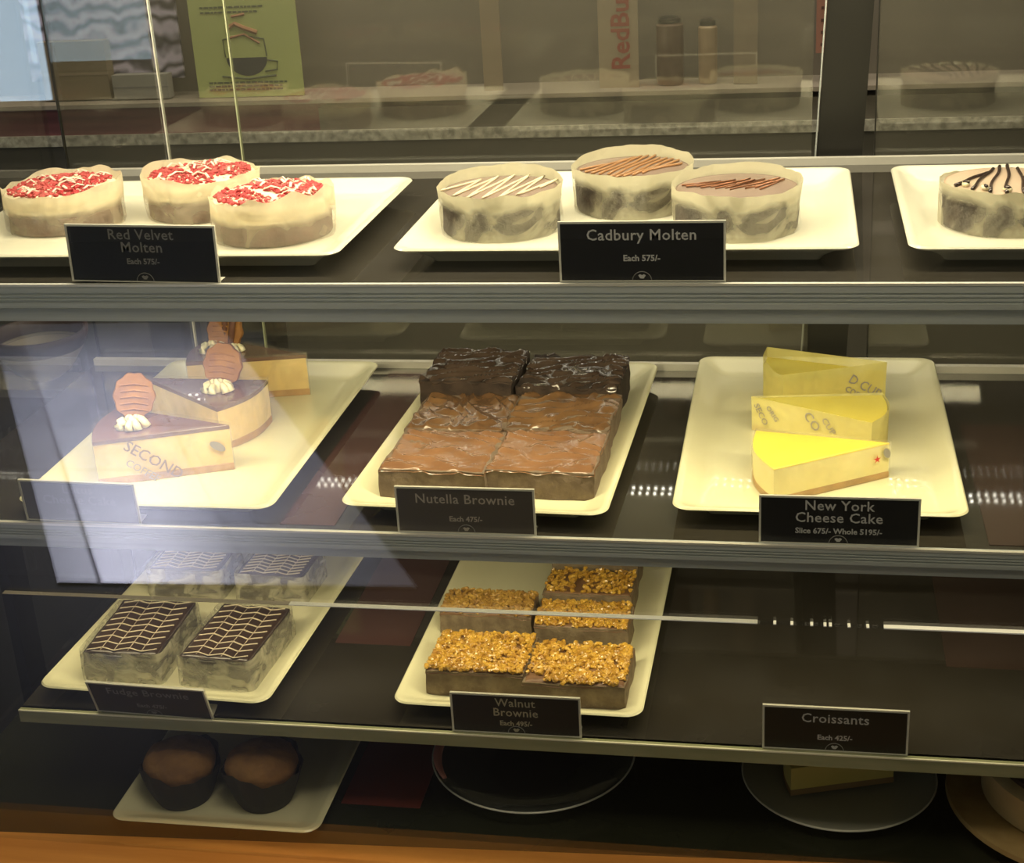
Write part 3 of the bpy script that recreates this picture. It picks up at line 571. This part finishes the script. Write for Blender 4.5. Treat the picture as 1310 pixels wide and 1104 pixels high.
def ny(label, tip, a, b, tz, topm, wm, seed, over=.15, crust=True):
    t = thing('yellow_cheesecake_slice', label, 'cake slice', ((tip[0] + a[0] + b[0]) / 3, (tip[1] + a[1] + b[1]) / 3, TF)); ox, oy = t.location.x / S, t.location.y / S
    l = lambda p: (p[0] - ox, p[1] - oy); tip, a, b = l(tip), l(a), l(b)
    wedge(t, tip, a, b, [('biscuit_base', 0, .6, M_crust, .04), ('cheesecake', .6, tz - .15, M_nybody, 0), ('yellow_top', tz - .15, tz, topm, .0)])
    band(t, 'paper_wrap', tip, a, b, 0.02, tz, wm, .16, top=lambda i, n: over * (1 + .8 * noise.noise(Vector((i * .9, seed, 0)))))
    return t, tip, a, b
N1 = ny('front bright yellow cheesecake slice with red star mark near its tip', (24.1, 12.6), (14.3, 6.4), (12.6, 14.9), 3.3, M_nytop, film('light_paper_wrap', (.88, .83, .56), .10, .32, 14, .06), 1)
N2 = ny('middle yellow cheesecake slice, tip pointing left, lettered wrap', (12.1, 23.0), (22.8, 17.0), (24.0, 24.2), 3.3, M_nytop_o, M_wrapny, 2)
N3 = ny('rearmost yellow cheesecake slice in tall olive paper wrap', (24.5, 30.0), (14.8, 26.2), (13.2, 33.8), 3.6, M_nytop_o, M_wrapny2, 3, .9)
# red star and grey emblem near the tip of the front slice
t_, tip_, a_, b_ = N1; A = Vector(a_); Tp = Vector(tip_); d = (Tp - A).normalized(); nr = Vector((d.y, -d.x))
p0 = A.lerp(Tp, .88) + nr * .30; vs = []
for k in range(10):
    rr = .42 if k % 2 == 0 else .14; an = PI / 2 + k * PI / 5; vs.append((p0.x + d.x * rr * math.cos(an), p0.y + d.y * rr * math.cos(an), 2.1 + rr * math.sin(an)))
mesh_obj('red_star', vs, [tuple(range(10))], mat('red_print', (.60, .04, .03), .5), t_)
oval(N1, .965, 2.5, .38, .45, M_wink_g, 'printed_emblem', .3)
face_text(N3, 'D CUP', 1.3, .80, 2.3, 34, M_wink_g); face_text(N3, 'COFFEE', .8, .72, 1.6, 34, M_wink_g)
# middle slice: its front face runs from the tip (left) to the right
t_, tip_, a_, b_ = N2
def face_text2(body, size, u, v, roll):
    A = Vector(tip_); Bp = Vector(a_); d = (Bp - A).normalized(); nrm = Vector((d.y, -d.x)); p = A.lerp(Bp, u) + nrm * .28
    text(body, size, M_wink_g, t_, (p.x, p.y, v), 90, roll, math.degrees(math.atan2(d.y, d.x)), bold=.01)
face_text2('CO', 1.3, .52, 2.3, 50); face_text2('CUP', .9, .66, 2.2, 50); face_text2('SECO', .9, .08, 1.9, 60); face_text2('ORIG', .7, .18, 2.2, 50)

# ================================================================== brownies
def block(w_, d_, h_, seed, nx=14, ny_=14, topf=None, rough=.08, side_j=.12):
    """closed block with uneven sides; returns geometry split in (sides, top)"""
    gs = G(); gt = G()
    def warp(x, y, z):
        q = Vector((x * .5, y * .5, z * .6 + seed)); return (x + side_j * noise.noise(q) * (1 if abs(x) > w_ / 2 - .01 else .0) , y + side_j * noise.noise(q + Vector((7, 0, 0))) * (1 if abs(y) > d_ / 2 - .01 else 0), z)
    per = []
    N = nx
    for k in range(N): per.append((-w_ / 2 + w_ * k / N, -d_ / 2))
    for k in range(N): per.append((w_ / 2, -d_ / 2 + d_ * k / N))
    for k in range(N): per.append((w_ / 2 - w_ * k / N, d_ / 2))
    for k in range(N): per.append((-w_ / 2, d_ / 2 - d_ * k / N))
    tf = topf or (lambda x, y: 0)
    rings = [[warp(x, y, z) for x, y in per] for z in (0, h_ * .25, h_ * .5, h_ * .75)] + [[(*warp(x, y, h_)[:2], h_ - .12 + tf(x, y) * .6) for x, y in per]]
    gs.loft(rings, True, True)
    ring1 = [(*warp(x, y, h_)[:2], h_ - .14 + tf(x, y) * .6) for x, y in per]
    n = 52; vs = []; fs = []
    for j in range(n + 1):
        for i in range(n + 1):
            x = -w_ / 2 + w_ * i / n; y = -d_ / 2 + d_ * j / n
            ed = min(i, n - i, j, n - j); drop = {0: .34 + .12 * noise.noise(Vector((x, y, seed))), 1: .12, 2: .04}.get(ed, 0)
            X, Y, _ = warp(x, y, h_); e = 1.012 if ed == 0 else 1
            vs.append((X * e, Y * e, h_ + tf(x, y) - drop))
    for j in range(n):
        for i in range(n): k = j * (n + 1) + i; fs.append((k, k + 1, k + n + 2, k + n + 1))
    gt.add(vs, fs); return gs, gt
def glazed(label, x, y, w_, d_, h_, rz, m, ang, amp, seed, z=TF, freq=1.9):
    freq = 3.0 if seed > 4 else (2.4 if seed > 2 else 1.7)
    t = thing('glazed_brownie', label, 'brownie', (x, y, z), rz, 'six brownies with wavy chocolate glaze')
    def tf(px, py):
        u = px * math.cos(R(ang)) + py * math.sin(R(ang)); q = noise.noise(Vector((px * .35, py * .35, seed)))
        return amp * ((1 - abs(math.sin(u * freq * .8 + q * 4.0))) ** 1.4 * (.75 + .7 * noise.noise(Vector((px * .5 + 9, py * .5, seed))))) + .12 * q + .05 * noise.noise(Vector((px * 2, py * 2, seed)))
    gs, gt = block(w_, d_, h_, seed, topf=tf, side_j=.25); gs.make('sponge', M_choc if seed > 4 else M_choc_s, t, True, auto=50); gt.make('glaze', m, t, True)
gw_, gd_ = 9.4, 9.1
for (lab, x, y, w_, d_, h_, m, ang, amp, sd) in (
    ('front left milk-chocolate brownie behind the name card', -15.3, 10.5, 9.6, 9.4, 2.75, M_gan, 60, .24, 1),
    ('front right milk-chocolate brownie, nearest corner clear of its card', -5.7, 10.9, 9.6, 9.4, 2.7, M_gan, 50, .24, 2),
    ('left middle brownie with slanting ridges in its glaze', -15.3, 19.7, 9.4, 9.2, 2.85, M_gan_b, 25, .46, 3),
    ('right middle brownie with long glossy ridges in its glaze', -5.7, 20.1, 9.7, 9.2, 2.9, M_gan_b, 112, .50, 4),
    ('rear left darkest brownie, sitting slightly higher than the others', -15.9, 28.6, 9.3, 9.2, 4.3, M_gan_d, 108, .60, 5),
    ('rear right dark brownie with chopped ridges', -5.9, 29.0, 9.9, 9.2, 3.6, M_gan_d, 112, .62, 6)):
    glazed(lab, x, y, w_, d_, h_, -1.8, m, ang, amp, sd)

def nutty(label, x, y, w_, d_, h_, seed, ncount, m, rz=-1, cover=1.0):
    t = thing('nut_topped_brownie', label, 'brownie', (x, y, Z3 + TF), rz, 'brownies covered with chopped nuts'); tf = lambda px, py: .14 * noise.noise(Vector((px * .6, py * .6, seed)))
    gs, gt = block(w_, d_, h_, seed, topf=tf, side_j=.2); gs.make('sponge', M_choc_w, t, True, auto=50); gt.make('crust', mat('baked_brownie_crust', (.22, .12, .06), .5, c2=(.14, .07, .035), nscale=30, bump=.8, bscale=70), t, True)
    rnd = random.Random(seed); g = G()
    for i in range(ncount):
        px = rnd.uniform(-w_ / 2 + .15, w_ / 2 - .15); py = rnd.uniform(-d_ / 2 + .1, d_ / 2 - .15)
        if cover < 1 and noise.noise(Vector((px * .5, py * .5, seed + 3))) > cover - .45: continue
        g.lump((px, py, h_ + tf(px, py) + rnd.uniform(.0, .3)), rnd.uniform(.13, .27), (1.25, .9, .8), .3, rnd)
    g.make('chopped_nuts', m, t)['kind'] = 'stuff'
nutty('front left nut-topped brownie, fully covered in golden nuts', -11.9, 5.4, 9.1, 6.9, 2.6, 1, 1500, M_nut)
nutty('front right nut-topped brownie with a bare cracked front edge', -2.7, 4.4, 9.1, 7.0, 2.5, 2, 1350, M_nut, cover=.86)
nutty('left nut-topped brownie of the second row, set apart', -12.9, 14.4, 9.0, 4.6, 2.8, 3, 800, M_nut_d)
nutty('right nut-topped brownie of the second row with a thick cut face', -3.4, 12.7, 8.9, 4.9, 2.9, 4, 850, M_nut)
nutty('nut-topped brownie of the third row, right column', -3.6, 19.2, 8.7, 5.0, 2.9, 5, 420, M_nut, cover=.75)
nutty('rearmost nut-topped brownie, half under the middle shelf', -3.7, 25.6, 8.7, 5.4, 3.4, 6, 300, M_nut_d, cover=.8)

def feather(label, x, y, w_, d_, h_, rz, seed):
    t = thing('feather_iced_square', label, 'cake', (x, y, Z3 + TF), rz, 'feather-iced squares in cling wrap')
    gs, gt = block(w_ - .4, d_ - .4, h_, seed, side_j=.2); gs.make('sponge', M_choc, t, True, auto=50); gt.make('dark_icing', M_ftop, t, True)
    g = G(); rows = 9; n = 40; cells = 5
    for r in range(rows):
        y0 = -d_ / 2 + .75 + (d_ - 1.5) * r / (rows - 1); P = []
        for i in range(n + 1):
            u = i / n; X = -w_ / 2 + .55 + (w_ - 1.1) * u; ph = (u * cells) % 1; tri = (ph if int(u * cells) % 2 == 0 else 1 - ph) 
            P.append((X, y0 + .50 * (tri - .5) + .08 * noise.noise(Vector((X, y0, seed))), h_ + .05))
        g.tube(P, .095, 5, .6)
    for c in range(1, cells): 
        X = -w_ / 2 + .55 + (w_ - 1.1) * c / cells; g.tube([(X, -d_ / 2 + .6, h_ + .04), (X + .05, 0, h_ + .04), (X, d_ / 2 - .6, h_ + .04)], .05, 4, .6)
    g.make('feather_icing', M_icing, t, True)
    g = G(); rings = []
    for j in range(7):
        q = j / 6; base = rrect(w_ + .35, d_ + .35, .8, 0, 6); rr = []
        for k, (px, py, _) in enumerate(base):
            nn = noise.noise(Vector((px * .9, py * .9, q * 2.2 + seed))); s = 1 + .02 * (1 - q) + .018 * nn; rr.append((px * s, py * s, q * (h_ + .12) + (.18 * noise.noise(Vector((px * .6, py * .6, seed))) if j == 6 else 0)))
        rings.append(rr)
    G().loft(rings, False, False).make('cling_wrap', M_wrapf, t, True)
feather('front left feather-iced wrapped square on the lowest shelf', -45.9, 6.9, 7.9, 10.6, 3.0, 1, 1)
feather('front right feather-iced wrapped square with a torn wrap edge', -36.1, 6.7, 7.4, 10.6, 3.0, -4, 2)
feather('rear left feather-iced wrapped square, veiled by the window reflection', -46.0, 21.4, 8.0, 6.8, 3.2, 0, 3)
feather('rear right feather-iced wrapped square beside the tray rim', -36.5, 21.2, 7.4, 6.8, 3.0, -3, 4)

# ================================================================== bottom deck
def muffin(label, x, y, seed):
    t = thing('chocolate_muffin', label, 'muffin', (x, y, Z4 + TF), seed * 40); n = 48; rings = []
    for j in range(7):
        q = j / 6; rr = lerp(2.5, 3.75, q ** .8); rings.append([((rr + .13 * q * math.cos(k * 2 * PI / n * 12)) * math.cos(2 * PI * k / n), (rr + .13 * q * math.cos(k * 2 * PI / n * 12)) * math.sin(2 * PI * k / n), q * 3.6 + (1.0 * max(0, math.sin(2 * (2 * PI * k / n) + seed)) if j == 6 else (.4 * max(0, math.sin(2 * (2 * PI * k / n) + seed)) if j == 5 else 0))) for k in range(n)])
    G().loft(rings, True, False).make('tulip_wrapper', M_mufw, t, True)
    rings = []
    for rr, z in ((2.4, 1.0), (3.2, 3.0), (3.45, 3.9), (3.1, 4.7), (2.2, 5.2), (.9, 5.5)):
        rings.append([((rr + .25 * noise.noise(Vector((math.cos(2 * PI * k / 40) * 2, math.sin(2 * PI * k / 40) * 2, z + seed)))) * math.cos(2 * PI * k / 40), rr * math.sin(2 * PI * k / 40), z + .25 * noise.noise(Vector((math.cos(2 * PI * k / 40) * rr, math.sin(2 * PI * k / 40) * rr, seed)))) for k in range(40)])
    G().loft(rings).make('muffin_top', M_muf, t, True)
muffin('left dark muffin in a tulip paper on the bottom deck', -40.1, -1.0, 1)
muffin('right dark muffin in a tulip paper on the bottom deck', -32.2, -.6, 2)
def round_dish(name, label, cat, x, y, r, m, rim_m=None, foot=True, h=1.6):
    t = thing(name, label, cat, (x, y, Z4)); n = 72
    G().loft([circ(r * .45, 0, n), circ(r * .5, .1, n), circ(r * .8, .5, n), circ(r * .97, h - .15, n), circ(r, h, n), circ(r * .985, h + .08, n), circ(r * .95, h, n), circ(r * .78, .8, n), circ(r * .5, .4, n)]).make('dish', m, t, True, auto=60)
    if rim_m: G().loft([circ(r + .02, h - .05, n), circ(r + .08, h + .05, n), circ(r - .04, h + .14, n), circ(r - .12, h + .02, n), circ(r + .02, h - .05, n)], False, False).make('rim', rim_m, t, True)
    return t
dsh = round_dish('glass_dish', 'empty clear glass dish at the middle of the bottom deck', 'dish', -8.1, 8.0, 9.7, M_dish, mat('glass_rim', (.75, .75, .66), .15, spec=.8))
a0, a1 = R(150), R(215); pth = [(9.2 * math.cos(lerp(a0, a1, k / 12)), 9.2 * math.sin(lerp(a0, a1, k / 12)), 1.75) for k in range(13)]
G().tube(pth, .42, 7, .5, lambda q: .5 + math.sin(PI * q) * .6).make('pink_smear', mat('pink_icing_smear', (.80, .34, .28), .5), dsh, True)
round_dish('glass_plate', 'round frosted plate under the cheesecake wedge on the bottom deck', 'plate', 20.5, 8.0, 8.8, M_plateg, mat('plate_rim', (.75, .74, .62), .2, spec=.8), h=1.2)
t = thing('plain_cheesecake_slice', 'plain yellow cheesecake wedge on the round frosted plate', 'cake slice', (20.0, 7.5, Z4 + .82))
wedge(t, (5.4, .0), (-3.8, -3.0), (-4.0, 3.2), [('biscuit_base', 0, .6, mat('dim_crust', (.34, .22, .10), .9), .03), ('cheesecake', .6, 2.9, mat('plain_cheesecake', (.85, .70, .22), .6, c2=(.78, .62, .16), nscale=14), 0)], .6)
t = thing('round_cake_stand', 'tan speckled round board with a cake at the lower right corner', 'cake stand', (41.4, 6.0, Z4))
G().loft([circ(4, 0, 64), circ(4.3, .3, 64), circ(11.0, .9, 64), circ(11.5, 1.3, 64), circ(11.4, 1.7, 64), circ(10.6, 1.55, 64)]).make('board', mat('tan_speckled_board', (.52, .37, .16), .5, c2=(.34, .22, .08), nscale=30), t, True, auto=50)
t = thing('whole_frosted_cake', 'whole round cake with cream side and brown top at the lower right corner', 'cake', (41.6, 6.3, Z4 + 1.56))
G().loft([circ(8.3, 0, 64), circ(8.6, .3, 64), circ(8.6, 3.2, 64), circ(8.0, 3.6, 64)]).make('cream_side', mat('tan_cream_side', (.75, .62, .34), .6, c2=(.62, .48, .24), nscale=25, bump=.5, bscale=40), t, True, auto=50)
G().loft([circ(7.6, 3.55, 64), circ(7.4, 3.9, 64), circ(3, 4.0, 64)]).make('brown_top', mat('brown_cake_top', (.10, .06, .04), .4), t, True, auto=50)

# ================================================================== name cards
def name_card(label, x, y, z, w_, h_, lines, price, m=None, ink=None, rz=0, lean=0, roll=0, fs=1.1, lw=1.0, mark=True):
    t = thing('name_card', label, 'name card', (x, y, z), rz); t.rotation_euler = (R(lean), R(roll), R(rz)); ink = ink or M_ink; e = .17
    cd = G().box(-w_ / 2, w_ / 2, -.05, .05, 0, h_).make('card', m or M_card, t)
    g = G(); g.box(-w_ / 2 - e, w_ / 2 + e, -.12, .12, h_, h_ + e).box(-w_ / 2 - e, -w_ / 2, -.12, .12, 0, h_).box(w_ / 2, w_ / 2 + e, -.12, .12, 0, h_); g.make('acrylic_holder', M_hold, t)
    G().box(-w_ / 2, w_ / 2, -.1, 1.6, 0, .1).make('holder_foot', M_hold, t)
    zz = h_ - .95 if len(lines) == 1 else h_ - .68
    for L in lines:
        text(L, fs * 1.12, ink, cd, (0, -.07, zz), bold=.012, space=lw * 1.05); zz -= fs * .98
    text(price, .68, ink, cd, (0, -.07, zz - (.75 if len(lines) == 1 else .10)), bold=.018)
    if mark:
        g = G(); P = [(.75 * math.cos(PI * k / 14), -.07, .06 + .75 * math.sin(PI * k / 14)) for k in range(15)]; g.tube(P, .035, 4); g.make('logo_ring', M_ink_d, cd)
        G().add([(-.3, -.07, .5), (-.15, -.07, .6), (0, -.07, .52), (.15, -.07, .6), (.3, -.07, .5), (.12, -.07, .25), (-.12, -.07, .25)], [(0, 1, 2, 3, 4, 5, 6)]).make('logo_cup', ink, cd)
    return t
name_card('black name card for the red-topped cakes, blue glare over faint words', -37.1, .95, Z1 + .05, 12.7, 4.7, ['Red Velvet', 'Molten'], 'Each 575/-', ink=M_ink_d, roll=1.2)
name_card('black name card before the drizzled brown cakes on the top shelf', 4.1, .95, Z1 + .05, 12.6, 4.65, ['Cadbury Molten'], 'Each 575/-')
name_card('greyed name card at left of the middle shelf, glare painted into card and print', -46.3, .6, .0, 10.6, 4.0, ['Lotus', 'Cheese Cake'], 'Each 675/-', m=M_card_g, ink=mat('glare_pale_print', (.20, .20, .225), .6), roll=1.0, lean=6, mark=False)  # card and print both carry the glare in their colour
name_card('brown-toned name card before the six glazed brownies', -11.3, .6, .0, 11.7, 4.1, ['Nutella Brownie'], 'Each 475/-', m=M_card_b, ink=mat('tan_print', (.42, .37, .30), .6))
name_card('black name card before the yellow cheesecake slices', 19.6, .6, .0, 12.4, 4.1, ['New York', 'Cheese Cake'], 'Slice 675/- Whole 5195/-')
name_card('dark name card leaning forward before the feather-iced squares', -40.9, -2.6, Z3 + .05, 10.9, 4.1, ['Fudge Brownie'], 'Each 475/-', m=M_card_d, ink=M_ink_d, lean=20, roll=1.5)
name_card('dark olive name card before the nut-topped brownies', -7.4, -2.5, Z3 + .05, 11.1, 3.8, ['Walnut', 'Brownie'], 'Each 495/-', m=M_card_d, ink=mat('olive_print', (.40, .36, .24), .6), fs=1.0)
name_card('dark name card standing alone on the empty right of the glass shelf', 19.7, -2.5, Z3 + .05, 11.6, 4.1, ['Croissants'], 'Each 425/-', m=M_card_d)
